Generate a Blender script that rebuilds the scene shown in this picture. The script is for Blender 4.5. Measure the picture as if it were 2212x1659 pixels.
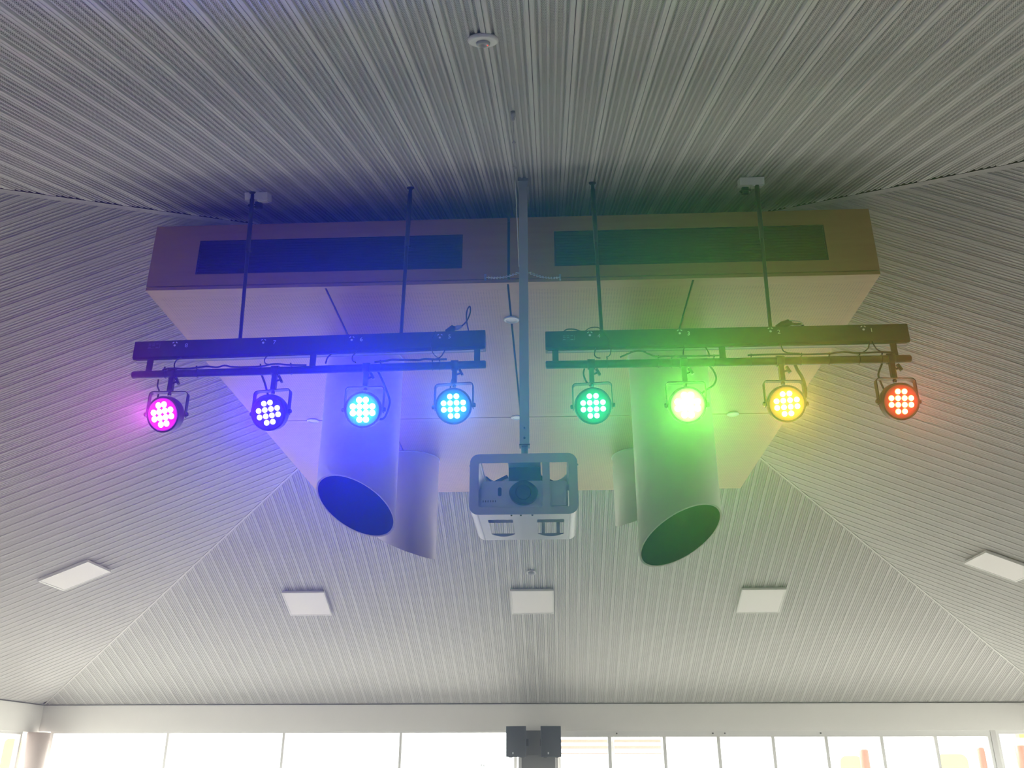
import bpy, math, random
from mathutils import Vector, Matrix
random.seed(7)
C = bpy.context.scene.collection
sc = bpy.context.scene
for o in list(bpy.data.objects): bpy.data.objects.remove(o)

# ------------------------------------------------------------------ camera
EYE = 1.6
PITCH, YAW = math.radians(23.27), math.radians(2.569)
cam_d = bpy.data.cameras.new('camera'); cam = bpy.data.objects.new('camera', cam_d); C.objects.link(cam)
cam_d.sensor_width = 36.0; cam_d.lens = 1940.0 / 2212.0 * 36.0
cam_d.clip_start = 0.02; cam_d.clip_end = 400
cam.location = (0, 0, EYE)
cam.rotation_euler = (math.pi / 2 + PITCH, 0, YAW)
sc.camera = cam

# ------------------------------------------------------------------ view, world
sc.view_settings.view_transform = 'Standard'
sc.view_settings.look = 'None'
sc.view_settings.gamma = 1.0
sc.view_settings.use_curve_mapping = False
sc.view_settings.exposure = 0.0
sc.cycles.max_bounces = 7; sc.cycles.diffuse_bounces = 4; sc.cycles.glossy_bounces = 2; sc.cycles.transmission_bounces = 2
sc.cycles.transparent_max_bounces = 8; sc.cycles.volume_bounces = 0
SKY = 5.5
w = bpy.data.worlds.new('overcast sky'); sc.world = w; w.use_nodes = True
bg = w.node_tree.nodes['Background']; bg.inputs[0].default_value = (1.0, 0.985, 0.955, 1); bg.inputs[1].default_value = SKY

sun_d = bpy.data.lights.new('sun', 'SUN'); sun_d.energy = 15; sun_d.angle = math.radians(1.5); sun_d.color = (1.0, 0.95, 0.86)
sun = bpy.data.objects.new('sun', sun_d); C.objects.link(sun)
sun.rotation_euler = Vector((0.60, -0.52, -0.78)).to_track_quat('-Z', 'Y').to_euler()   # from beyond the far left corner

# stage lamps: x, z, tone, beam colour in the glare volume, light power, led colour, led plate colour, roll (deg), pan (deg)
LAMPS = [
    (-2.100, 3.392, 'magenta', (1.0, 0.05, 1.0), 125, (60, 14, 60), (2.6, 0.0, 2.4), 4, -12),
    (-1.520, 3.392, 'deep blue', (0.05, 0.0, 1.0), 150, (12, 12, 14), (0.0, 0.0, 2.4), 7, -4),
    (-1.008, 3.400, 'vivid cyan', (0.02, 0.015, 1.0), 430, (9, 40, 40), (0.0, 1.1, 2.2), 0, 0),
    (-0.518, 3.412, 'pale cyan', (0.06, 0.25, 1.0), 70, (7, 26, 28), (0.0, 0.45, 1.2), 3, 4),
    (0.233, 3.400, 'sea green', (0.02, 0.85, 0.35), 45, (5, 22, 11), (0.0, 0.42, 0.17), 2, 1),
    (0.735, 3.396, 'blinding lime', (0.15, 1.0, 0.05), 150, (60, 90, 40), (1.5, 3.6, 0.8), 0, 0),
    (1.258, 3.394, 'amber', (1.0, 0.62, 0.06), 60, (40, 24, 7), (1.3, 0.62, 0.05), 3, -3),
    (1.850, 3.396, 'red', (1.0, 0.12, 0.06), 35, (30, 16, 4), (1.2, 0.045, 0.025), 1, 4),
]
LAMP_Y = 4.50
TILT = math.radians(21)
for x, z, tone, col, pw, led, plate, roll, pan in LAMPS:
    ld = bpy.data.lights.new('lamp light', 'SPOT'); ld.color = col; ld.energy = pw
    ld.spot_size = math.radians(77); ld.spot_blend = 1.0; ld.shadow_soft_size = 0.07
    lo = bpy.data.objects.new('stage_light_beam', ld); C.objects.link(lo)
    d = Vector((math.sin(math.radians(pan)) * math.cos(TILT), -math.cos(TILT), -math.sin(TILT)))
    lo.location = Vector((x, LAMP_Y, z)) + d * 0.085
    lo.rotation_euler = d.to_track_quat('-Z', 'Y').to_euler()

# daylight portals in the window openings
def portal(cx, cy, cz, sx, sz, rz):
    ld = bpy.data.lights.new('window portal', 'AREA'); ld.shape = 'RECTANGLE'; ld.size = sx; ld.size_y = sz
    ld.cycles.is_portal = True
    lo = bpy.data.objects.new('window_portal', ld); C.objects.link(lo)
    lo.location = (cx, cy, cz); lo.rotation_euler = (math.pi / 2, 0, rz)
portal(-0.25, 15.72, 1.1, 16.4, 2.25, math.pi)
portal(-8.68, 10.7, 1.1, 9.5, 2.25, math.pi * 1.5)
portal(8.18, 10.7, 1.1, 9.5, 2.25, math.pi * 0.5)

# ------------------------------------------------------------------ materials
def new_mat(name):
    m = bpy.data.materials.new(name); m.use_nodes = True
    nt = m.node_tree; b = nt.nodes['Principled BSDF']; return m, nt, b
def simple(name, col, rough=0.5, metal=0.0, var=0.06, scale=6.0, bump=0.0, bscale=80.0, spec=0.5):
    m, nt, b = new_mat(name)
    tc = nt.nodes.new('ShaderNodeTexCoord')
    n = nt.nodes.new('ShaderNodeTexNoise'); n.inputs['Scale'].default_value = scale; n.inputs['Detail'].default_value = 4
    nt.links.new(tc.outputs['Object'], n.inputs['Vector'])
    mx = nt.nodes.new('ShaderNodeMix'); mx.data_type = 'RGBA'
    mx.inputs[6].default_value = (*[c * (1 - var) for c in col], 1); mx.inputs[7].default_value = (*[min(1, c * (1 + var)) for c in col], 1)
    nt.links.new(n.outputs['Fac'], mx.inputs[0]); nt.links.new(mx.outputs[2], b.inputs['Base Color'])
    b.inputs['Roughness'].default_value = rough; b.inputs['Metallic'].default_value = metal
    b.inputs['Specular IOR Level'].default_value = spec
    if bump:
        n2 = nt.nodes.new('ShaderNodeTexNoise'); n2.inputs['Scale'].default_value = bscale
        nt.links.new(tc.outputs['Object'], n2.inputs['Vector'])
        bp = nt.nodes.new('ShaderNodeBump'); bp.inputs['Strength'].default_value = bump; bp.inputs['Distance'].default_value = 0.002
        nt.links.new(n2.outputs['Fac'], bp.inputs['Height']); nt.links.new(bp.outputs[0], b.inputs['Normal'])
    return m
def emis(name, col, strength=1.0):
    m, nt, b = new_mat(name)
    b.inputs['Base Color'].default_value = (0.02, 0.02, 0.02, 1); b.inputs['Roughness'].default_value = 0.4
    b.inputs['Emission Color'].default_value = (*col, 1); b.inputs['Emission Strength'].default_value = strength
    m.cycles.emission_sampling = 'NONE'
    return m
def math_node(nt, op, a, b=None, clamp=False):
    n = nt.nodes.new('ShaderNodeMath'); n.operation = op; n.use_clamp = clamp
    for i, v in enumerate((a, b)):
        if v is None: continue
        if isinstance(v, (int, float)): n.inputs[i].default_value = v
        else: nt.links.new(v, n.inputs[i])
    return n.outputs[0]

PITCHW = 0.1575
def ceiling_material(base=0.045, extra=0.068):
    # painted steel ceiling pan: UV is in metres (u across the pan, v along it); the fluted part is perforated
    m, nt, b = new_mat('painted perforated steel ceiling')
    uv = nt.nodes.new('ShaderNodeUVMap'); sp = nt.nodes.new('ShaderNodeSeparateXYZ'); nt.links.new(uv.outputs[0], sp.inputs[0])
    u, v = sp.outputs[0], sp.outputs[1]
    S = 0.0062
    row = math_node(nt, 'FLOOR', math_node(nt, 'DIVIDE', v, S))
    odd = math_node(nt, 'MULTIPLY', math_node(nt, 'PINGPONG', row, 1.0), 0.5)
    fu = math_node(nt, 'SUBTRACT', math_node(nt, 'FRACT', math_node(nt, 'ADD', math_node(nt, 'DIVIDE', u, S), odd)), 0.5)
    fv = math_node(nt, 'SUBTRACT', math_node(nt, 'FRACT', math_node(nt, 'DIVIDE', v, S)), 0.5)
    r2 = math_node(nt, 'ADD', math_node(nt, 'MULTIPLY', fu, fu), math_node(nt, 'MULTIPLY', fv, fv))
    # dark dots are larger in the valleys, for stronger flute contrast
    wv = (PITCHW - 0.0412) / 4
    ph = math_node(nt, 'ABSOLUTE', math_node(nt, 'SUBTRACT', math_node(nt, 'FRACT', math_node(nt, 'DIVIDE', math_node(nt, 'SUBTRACT', u, 0.0206), wv)), 0.5))
    thr = math_node(nt, 'ADD', base, math_node(nt, 'MULTIPLY', math_node(nt, 'GREATER_THAN', ph, 0.22), extra))
    hole = math_node(nt, 'LESS_THAN', r2, thr)
    inb = math_node(nt, 'MULTIPLY', math_node(nt, 'GREATER_THAN', u, 0.021), math_node(nt, 'LESS_THAN', u, PITCHW - 0.021))
    hole = math_node(nt, 'MULTIPLY', hole, inb)
    tc = nt.nodes.new('ShaderNodeTexCoord'); n = nt.nodes.new('ShaderNodeTexNoise'); n.inputs['Scale'].default_value = 1.3
    nt.links.new(tc.outputs['Object'], n.inputs['Vector'])
    mx0 = nt.nodes.new('ShaderNodeMix'); mx0.data_type = 'RGBA'
    mx0.inputs[6].default_value = (0.585, 0.58, 0.565, 1); mx0.inputs[7].default_value = (0.63, 0.625, 0.61, 1)
    nt.links.new(n.outputs['Fac'], mx0.inputs[0])
    mx = nt.nodes.new('ShaderNodeMix'); mx.data_type = 'RGBA'; mx.inputs[7].default_value = (0.09, 0.088, 0.085, 1)
    nt.links.new(mx0.outputs[2], mx.inputs[6]); nt.links.new(hole, mx.inputs[0]); nt.links.new(mx.outputs[2], b.inputs['Base Color'])
    b.inputs['Roughness'].default_value = 0.42; b.inputs['Specular IOR Level'].default_value = 0.35
    return m
def timber_material(name, perf):
    m, nt, b = new_mat(name)
    tc = nt.nodes.new('ShaderNodeTexCoord')
    mp = nt.nodes.new('ShaderNodeMapping'); mp.inputs['Scale'].default_value = (1.2, 14.0, 14.0)
    nt.links.new(tc.outputs['Object'], mp.inputs[0])
    n = nt.nodes.new('ShaderNodeTexNoise'); n.inputs['Scale'].default_value = 2.0; n.inputs['Detail'].default_value = 8; n.inputs['Distortion'].default_value = 0.6
    nt.links.new(mp.outputs[0], n.inputs['Vector'])
    mx = nt.nodes.new('ShaderNodeMix'); mx.data_type = 'RGBA'
    mx.inputs[6].default_value = (0.37, 0.205, 0.090, 1); mx.inputs[7].default_value = (0.455, 0.272, 0.130, 1)
    nt.links.new(n.outputs['Fac'], mx.inputs[0])
    out = mx.outputs[2]
    if perf:
        sp = nt.nodes.new('ShaderNodeSeparateXYZ'); nt.links.new(tc.outputs['Object'], sp.inputs[0])
        P = 0.018
        fx = math_node(nt, 'SUBTRACT', math_node(nt, 'FRACT', math_node(nt, 'DIVIDE', sp.outputs[0], P)), 0.5)
        fy = math_node(nt, 'SUBTRACT', math_node(nt, 'FRACT', math_node(nt, 'DIVIDE', sp.outputs[1], P)), 0.5)
        r2 = math_node(nt, 'ADD', math_node(nt, 'MULTIPLY', fx, fx), math_node(nt, 'MULTIPLY', fy, fy))
        hole = math_node(nt, 'LESS_THAN', r2, 0.04)
        # unperforated margin along each panel edge (object space is centred on the panel)
        mxx = math_node(nt, 'LESS_THAN', math_node(nt, 'ABSOLUTE', sp.outputs[0]), perf[0])
        mxy = math_node(nt, 'LESS_THAN', math_node(nt, 'ABSOLUTE', sp.outputs[1]), perf[1])
        hole = math_node(nt, 'MULTIPLY', hole, math_node(nt, 'MULTIPLY', mxx, mxy))
        m2 = nt.nodes.new('ShaderNodeMix'); m2.data_type = 'RGBA'; m2.inputs[7].default_value = (0.20, 0.12, 0.065, 1)
        nt.links.new(out, m2.inputs[6]); nt.links.new(hole, m2.inputs[0]); out = m2.outputs[2]
    nt.links.new(out, b.inputs['Base Color']); b.inputs['Roughness'].default_value = 0.45
    return m
def glass_material():
    m = bpy.data.materials.new('window glass'); m.use_nodes = True; nt = m.node_tree; nt.nodes.clear()
    o = nt.nodes.new('ShaderNodeOutputMaterial'); mix = nt.nodes.new('ShaderNodeMixShader')
    t = nt.nodes.new('ShaderNodeBsdfTransparent'); g = nt.nodes.new('ShaderNodeBsdfGlossy'); g.inputs['Roughness'].default_value = 0.02
    t.inputs[0].default_value = (0.95, 0.97, 0.96, 1)
    f = nt.nodes.new('ShaderNodeFresnel'); f.inputs[0].default_value = 1.08
    nt.links.new(f.outputs[0], mix.inputs[0]); nt.links.new(t.outputs[0], mix.inputs[1]); nt.links.new(g.outputs[0], mix.inputs[2])
    nt.links.new(mix.outputs[0], o.inputs[0]); return m

M = {}
M['ceiling'] = ceiling_material()
M['ceiling_far'] = ceiling_material(0.035, 0.035)      # same pans, weaker dots lower the stripe contrast on the other three slopes
M['ceiling_side'] = ceiling_material(0.030, 0.010)
M['backing'] = simple('dark ceiling backing', (0.05, 0.05, 0.05), 0.8)
M['trim'] = simple('white painted trim', (0.66, 0.65, 0.63), 0.4, var=0.02)
M['wall'] = simple('off white plaster', (0.88, 0.87, 0.84), 0.7, var=0.02, scale=2)
M['floor'] = simple('pale vinyl floor', (0.34, 0.325, 0.30), 0.35, var=0.06, scale=1.5)
M['frame'] = simple('white aluminium frame', (0.82, 0.82, 0.80), 0.4, var=0.02)
M['glass'] = glass_material()
M['timber'] = timber_material('birch veneer', None)
M['timber_perf'] = timber_material('perforated birch veneer', (0.53, 1.09))
M['slot'] = simple('black grille', (0.022, 0.022, 0.024), 0.5, var=0.05)
M['slat'] = simple('dark louvre slat', (0.022, 0.022, 0.024), 0.6)
M['black'] = simple('black powder coat', (0.018, 0.018, 0.019), 0.42, var=0.1, scale=20, bump=0.15, bscale=300)
M['blackplastic'] = simple('black plastic', (0.02, 0.02, 0.021), 0.35, var=0.1)
M['rubber'] = simple('black cable sheath', (0.016, 0.016, 0.017), 0.5)
M['lit_grey'] = simple('lit underside grey', (0.10, 0.10, 0.105), 0.3, 0.5)  # lightened to show the beam underside as lit
M['duct'] = simple('cream painted duct', (0.66, 0.61, 0.56), 0.5, var=0.02)
M['ductin'] = simple('duct liner', (0.018, 0.018, 0.018), 0.9, spec=0.1)
M['steel'] = simple('galvanised steel', (0.42, 0.43, 0.44), 0.35, 0.6, var=0.08, scale=15)
M['white'] = simple('white powder coat', (0.45, 0.45, 0.46), 0.35, var=0.02)
M['whiteplastic'] = simple('white plastic', (0.78, 0.78, 0.76), 0.35, var=0.02)
M['projector'] = simple('pale grey projector plastic', (0.55, 0.55, 0.56), 0.4, var=0.03)
M['lens'] = simple('dark lens', (0.012, 0.013, 0.02), 0.15)
M['diffuser'] = simple('frosted light diffuser', (0.88, 0.86, 0.85), 0.5, var=0.01)
M['print'] = simple('white print', (0.75, 0.75, 0.75), 0.5, var=0.0)
M['plate_print'] = simple('grey plate print', (0.30, 0.30, 0.30), 0.5, var=0.0)
M['charcoal'] = simple('charcoal speaker plastic', (0.055, 0.062, 0.08), 0.5, var=0.05, bump=0.2, bscale=200)
M['grille'] = simple('speaker grille cloth', (0.045, 0.05, 0.065), 0.6, var=0.1, bump=0.5, bscale=500)
M['colgrey'] = simple('grey column paint', (0.20, 0.20, 0.19), 0.6)
M['pinkcol'] = simple('pinkish plaster column', (0.70, 0.58, 0.53), 0.6, var=0.03)
M['concrete'] = simple('pale concrete paving', (0.55, 0.53, 0.50), 0.8, scale=0.6)
M['red'] = simple('red painted steel', (0.75, 0.10, 0.06), 0.4)
M['orange'] = simple('orange painted steel', (0.8, 0.3, 0.08), 0.4)
M['yellow'] = simple('yellow plastic', (0.85, 0.75, 0.15), 0.4)
M['timberout'] = simple('weathered timber', (0.34, 0.25, 0.20), 0.7)
M['render'] = simple('pale render', (0.42, 0.42, 0.41), 0.8)

# ------------------------------------------------------------------ mesh helpers
class MB:
    def __init__(s): s.v = []; s.f = []; s.sm = []; s.uv = None
    def add(s, vs, fs, smooth=False):
        k = len(s.v); s.v += [tuple(p) for p in vs]; s.f += [tuple(i + k for i in f) for f in fs]; s.sm += [smooth] * len(fs); return s
    def box(s, x0, x1, y0, y1, z0, z1):
        return s.add([(x0, y0, z0), (x1, y0, z0), (x1, y1, z0), (x0, y1, z0), (x0, y0, z1), (x1, y0, z1), (x1, y1, z1), (x0, y1, z1)],
                     [(0, 3, 2, 1), (4, 5, 6, 7), (0, 1, 5, 4), (1, 2, 6, 5), (2, 3, 7, 6), (3, 0, 4, 7)])
    def obox(s, c, ax, ay, az):          # centre and half-axis vectors
        c, ax, ay, az = map(Vector, (c, ax, ay, az)); P = []
        for k in (-1, 1):
            for i, j in ((-1, -1), (1, -1), (1, 1), (-1, 1)): P.append(c + ax * i + ay * j + az * k)
        return s.add(P, [(0, 3, 2, 1), (4, 5, 6, 7), (0, 1, 5, 4), (1, 2, 6, 5), (2, 3, 7, 6), (3, 0, 4, 7)])
    def tube(s, pts, r, n=8, caps=True):
        pts = [Vector(p) for p in pts]; k = len(s.v); N = len(pts); prev = None
        for i, p in enumerate(pts):
            t = (pts[min(i + 1, N - 1)] - pts[max(i - 1, 0)]).normalized()
            if prev is None:
                a = t.orthogonal().normalized()
            else:
                a = (prev - t * prev.dot(t)); a = a.normalized() if a.length > 1e-6 else t.orthogonal().normalized()
            prev = a; b = t.cross(a)
            rr = r[i] if isinstance(r, (list, tuple)) else r
            for j in range(n):
                q = p + (a * math.cos(2 * math.pi * j / n) + b * math.sin(2 * math.pi * j / n)) * rr
                s.v.append(tuple(q))
        for i in range(N - 1):
            for j in range(n):
                s.f.append((k + i * n + j, k + i * n + (j + 1) % n, k + (i + 1) * n + (j + 1) % n, k + (i + 1) * n + j)); s.sm.append(True)
        if caps:
            s.f.append(tuple(k + j for j in reversed(range(n)))); s.sm.append(False)
            s.f.append(tuple(k + (N - 1) * n + j for j in range(n))); s.sm.append(False)
        return s
    def lathe(s, prof, origin, axis, n=32, close=True):
        # prof: (radius, height along axis)
        o = Vector(origin); t = Vector(axis).normalized(); a = t.orthogonal().normalized(); b = t.cross(a); k = len(s.v)
        for r, h in prof:
            for j in range(n):
                s.v.append(tuple(o + t * h + (a * math.cos(2 * math.pi * j / n) + b * math.sin(2 * math.pi * j / n)) * r))
        for i in range(len(prof) - 1):
            (r0, h0), (r1, h1) = prof[i], prof[i + 1]
            for j in range(n):
                s.f.append((k + i * n + j, k + i * n + (j + 1) % n, k + (i + 1) * n + (j + 1) % n, k + (i + 1) * n + j)); s.sm.append(abs(r1 - r0) < abs(h1 - h0) * 3)
        if close:
            s.f.append(tuple(k + j for j in reversed(range(n)))); s.sm.append(False)
            s.f.append(tuple(k + (len(prof) - 1) * n + j for j in range(n))); s.sm.append(False)
        return s
    def prism(s, poly, fn, d0, d1):      # poly of (a,b); fn(a,b,d) -> point
        n = len(poly); P = [fn(a, b, d0) for a, b in poly] + [fn(a, b, d1) for a, b in poly]
        return s.add(P, [tuple(reversed(range(n))), tuple(range(n, 2 * n))] + [(i, (i + 1) % n, n + (i + 1) % n, n + i) for i in range(n)])
    def ring(s, outer, inner, fn, d0, d1):   # frame between two loops of equal count
        n = len(outer); P = [fn(a, b, d) for d in (d0, d1) for loop in (outer, inner) for a, b in loop]
        F = []
        for i in range(n):
            j = (i + 1) % n
            F += [(i, j, n + j, n + i), (2 * n + i, 3 * n + i, 3 * n + j, 2 * n + j), (i, 2 * n + i, 2 * n + j, j), (n + i, n + j, 3 * n + j, 3 * n + i)]
        return s.add(P, F)

def world_loc(o):
    v = Vector((0, 0, 0))
    while o: v += o.location; o = o.parent
    return v
def obj(name, mb, mat, parent=None, local=False, origin=None, recalc=True):
    me = bpy.data.meshes.new(name)
    if parent is not None and not local: off = world_loc(parent)
    else: off = Vector((0, 0, 0))
    if origin is not None: off = Vector(origin)
    me.from_pydata([tuple(Vector(p) - off) for p in mb.v], [], mb.f)
    me.polygons.foreach_set('use_smooth', mb.sm)
    if recalc:
        import bmesh
        bm = bmesh.new(); bm.from_mesh(me); bmesh.ops.recalc_face_normals(bm, faces=bm.faces); bm.to_mesh(me); bm.free()
    if mat: me.materials.append(mat)
    me.update()
    o = bpy.data.objects.new(name, me); C.objects.link(o)
    if parent is not None: o.parent = parent
    if origin is not None: o.location = Vector(origin) - (world_loc(parent) if parent else Vector((0, 0, 0)))
    return o
def thing(name, label, cat, loc, group=None):
    o = bpy.data.objects.new(name, None); C.objects.link(o); o.location = loc; o.empty_display_size = 0.1
    o['label'] = label; o['category'] = cat
    if group: o['group'] = group
    return o
def tag(o, label, cat, group=None):
    o['label'] = label; o['category'] = cat
    if group: o['group'] = group
    return o
def struct(name, mb, mat, label=None, cat=None, origin=None):
    o = obj(name, mb, mat, origin=origin); o['kind'] = 'structure'
    if label: o['label'] = label; o['category'] = cat or 'wall'
    return o
def rrect(x0, x1, z0, z1, r, n=5):
    P = []
    for cx, cz, a0 in ((x1 - r, z1 - r, 0), (x0 + r, z1 - r, 90), (x0 + r, z0 + r, 180), (x1 - r, z0 + r, 270)):
        for i in range(n + 1):
            a = math.radians(a0 + 90 * i / n); P.append((cx + r * math.cos(a), cz + r * math.sin(a)))
    return P
def smooth_path(pts, m=4):
    pts = [Vector(p) for p in pts]; out = []
    for i in range(len(pts) - 1):
        p0, p1, p2, p3 = pts[max(i - 1, 0)], pts[i], pts[i + 1], pts[min(i + 2, len(pts) - 1)]
        for k in range(m):
            t = k / m
            out.append(0.5 * ((2 * p1) + (p2 - p0) * t + (2 * p0 - 5 * p1 + 4 * p2 - p3) * t * t + (3 * p1 - p0 - 3 * p2 + p3) * t ** 3))
    out.append(pts[-1]); return out
def text_mesh(name, body, size, mat, parent, loc, extrude=0.0004):
    cu = bpy.data.curves.new(name, 'FONT'); cu.body = body; cu.size = size; cu.extrude = extrude; cu.align_x = 'CENTER'; cu.align_y = 'CENTER'
    tmp = bpy.data.objects.new('tmp', cu); C.objects.link(tmp)
    me = bpy.data.meshes.new_from_object(tmp); bpy.data.objects.remove(tmp)
    me.materials.clear(); me.materials.append(mat)
    me.transform(Matrix.Rotation(math.pi / 2, 4, 'X'))
    o = bpy.data.objects.new(name, me); C.objects.link(o); o.parent = parent
    o.location = Vector(loc) - world_loc(parent); return o

# ------------------------------------------------------------------ hall geometry
APEX = Vector((-0.25, 7.29, 5.990)); T = 0.4075; HALF = 8.30; CA = 1 / math.sqrt(1 + T * T)
SIDES = [('near', Vector((0, -1, 0))), ('far', Vector((0, 1, 0))), ('left', Vector((-1, 0, 0))), ('right', Vector((1, 0, 0)))]
class Slope:
    def __init__(s, o):
        s.o = o; s.e = Vector((-o.y, o.x, 0)); s.n = Vector((-T * o.x, -T * o.y, -1)).normalized()
        s.d = Vector((o.x, o.y, -T)).normalized()
    def p(s, u, q, w=0.0): return APEX + s.e * u + s.o * q + Vector((0, 0, -T * q)) + s.n * w
SL = {k: Slope(o) for k, o in SIDES}
def roof_z(x, y): return APEX.z - T * max(abs(x - APEX.x), abs(y - APEX.y))

# pan profile across one pitch: (u, w)   w towards the room
def pan_profile(D, J=0.010, g=0.0012):
    P = [(g, -J), (g, 0.0), (0.0028, 0.0006), (0.0055, -0.0005), (0.0125, -0.0005), (0.0152, 0.0006), (0.0176, 0.0), (0.0206, -D)]
    a, b = 0.0206, PITCHW - 0.0206; n = 4; wv = (b - a) / n
    for i in range(n):
        x = a + i * wv
        P += [(x + wv * 0.24, -D), (x + wv * 0.36, -0.0035), (x + wv * 0.50, -0.0025), (x + wv * 0.64, -0.0035), (x + wv * 0.76, -D)]
    P += [(PITCHW - u, w2) for u, w2 in reversed([(g, -J), (g, 0.0), (0.0028, 0.0006), (0.0055, -0.0005), (0.0125, -0.0005), (0.0152, 0.0006), (0.0176, 0.0), (0.0206, -D)])]
    return P
PROFS = {'near': pan_profile(0.0105), 'far': pan_profile(0.0090), 'left': pan_profile(0.0060, 0.0020, 0.0003), 'right': pan_profile(0.0060, 0.0020, 0.0003)}
OFFS = {'near': -0.2675 + PITCHW * 2, 'far': 0.02, 'left': 0.03, 'right': 0.05}   # rib phase on each slope
for key, o in SIDES:
    s = SL[key]; PROF = PROFS[key]
    mb = MB(); t0 = 0.02
    a, b_, c_ = s.p(0, 0, -t0), s.p(-HALF - 0.2, HALF + 0.2, -t0), s.p(HALF + 0.2, HALF + 0.2, -t0)
    up = Vector((0, 0, 0.12))
    mb.add([a, b_, c_, a + up, b_ + up, c_ + up], [(0, 1, 2), (3, 5, 4), (0, 3, 4, 1), (1, 4, 5, 2), (2, 5, 3, 0)])
    ceil = struct('ceiling', mb, M['backing'])
    ceil['label'] = {'near': 'ceiling slope overhead, rising from the viewer to the timber bulkhead, fluted pans',
                     'far': 'far ceiling slope above the windows, fluted white pans with three square lights',
                     'left': 'left hand ceiling slope with fluted pans, one square light low down',
                     'right': 'right hand ceiling slope with fluted pans, one square light at the edge'}[key]
    k0 = math.floor((-HALF - OFFS[key]) / PITCHW); k1 = math.ceil((HALF - OFFS[key]) / PITCHW)
    for k in range(k0, k1):
        u0 = OFFS[key] + k * PITCHW
        if u0 < -HALF + 0.0 or u0 + PITCHW > HALF: continue
        q1 = HALF
        vs, uvs = [], []
        for (pu, pw) in PROF:
            u = u0 + pu; q0 = min(abs(u) + 0.018, q1 - 0.01)
            vs += [s.p(u, q0, pw), s.p(u, q1, pw)]; uvs += [(pu, q0 / CA), (pu, q1 / CA)]
        n = len(PROF); fs = [(2 * i, 2 * i + 2, 2 * i + 3, 2 * i + 1) for i in range(n - 1)]
        me = bpy.data.meshes.new('ceiling_panel'); org = s.p(u0 + PITCHW / 2, HALF, 0)
        me.from_pydata([tuple(v - org) for v in vs], [], fs)
        ul = me.uv_layers.new(name='UVMap')
        for li, lp in enumerate(me.loops): ul.data[li].uv = uvs[lp.vertex_index]
        if me.polygons[2].normal.dot(s.n) < 0: me.flip_normals()
        me.materials.append(M[{'near': 'ceiling', 'far': 'ceiling_far'}.get(key, 'ceiling_side')]); me.update()
        po = bpy.data.objects.new('ceiling_panel', me); C.objects.link(po); po.parent = ceil; po.location = org

# hip strips (flat cover flashings along the four hips)
for i, (sx, sy) in enumerate(((-1, -1), (1, -1), (-1, 1), (1, 1))):
    d = Vector((sx, sy, -T)); ln = d.length; d.normalize(); side = Vector((sy, -sx, 0)).normalized()
    # two thin wings following the two slopes
    mb = MB(); wd = 0.030 if sy < 0 else 0.014
    n1 = SL['left' if sx < 0 else 'right']; n2 = SL['near' if sy < 0 else 'far']
    for sl in (n1, n2):
        # inward direction on the slope, square to the hip
        inw = sl.n.cross(d).normalized()
        mid = Vector(sl.o) - Vector((sx, sy, 0)) * 0.5
        if inw.dot(mid) < 0: inw = -inw
        A0 = APEX + d * 0.02 + sl.n * 0.002; A1 = APEX + d * (HALF * ln) + sl.n * 0.002
        hw = wd if sl is n1 else (0.006 if sy < 0 else wd)
        P = [A0, A1, A1 + inw * hw, A0 + inw * hw]; P2 = [p - sl.n * 0.002 for p in P]
        mb.add(P + P2, [(0, 1, 2, 3), (7, 6, 5, 4), (0, 4, 5, 1), (1, 5, 6, 2), (2, 6, 7, 3), (3, 7, 4, 0)])
    struct('trim_%d' % (i + 1), mb, M['trim'])

X0, X1, Y0, Y1 = APEX.x - HALF, APEX.x + HALF, APEX.y - HALF, APEX.y + HALF     # -8.55, 8.05, -1.01, 15.59
ZE = APEX.z - T * HALF     # eaves height 2.608
ZH = 2.185                 # underside of the bulkheads over the glass
TH = 0.26
mb = MB().box(X0 - TH, X1 + TH, Y0 - TH, Y1 + TH, -0.12, 0.0); struct('floor', mb, M['floor'])
mb = MB().box(X0 - TH, X1 + TH, Y1, Y1 + TH, ZH, ZE + 0.12); struct('wall_back', mb, M['wall'])
mb = MB().box(X0 - TH, X0, 6.0, Y1, ZH - 0.015, ZE + 0.12); mb.box(X0 - TH, X0, Y0, 6.0, 0, ZE + 0.12); struct('wall_left', mb, M['wall'])
mb = MB().box(X1, X1 + TH, 6.0, Y1, ZH - 0.015, ZE + 0.12); mb.box(X1, X1 + TH, Y0, 6.0, 0, ZE + 0.12); struct('wall_right', mb, M['wall'])
mb = MB().box(X0 - TH, X1 + TH, Y0 - TH, Y0, 0, ZE + 0.12); struct('wall_front', mb, M['wall'])
# dark trims that paint in the shadow line under the ceiling edge
tr = MB(); tr.box(X0 + 0.01, X1 - 0.01, Y1 - 0.012, Y1 - 0.0005, ZE - 0.012, ZE - 0.002); struct('trim_5', tr, M['backing'])
tr = MB(); tr.box(X0 + 0.0005, X0 + 0.012, Y0 + 0.02, Y1 - 0.02, ZE - 0.012, ZE - 0.002); struct('trim_6', tr, M['backing'])

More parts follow.
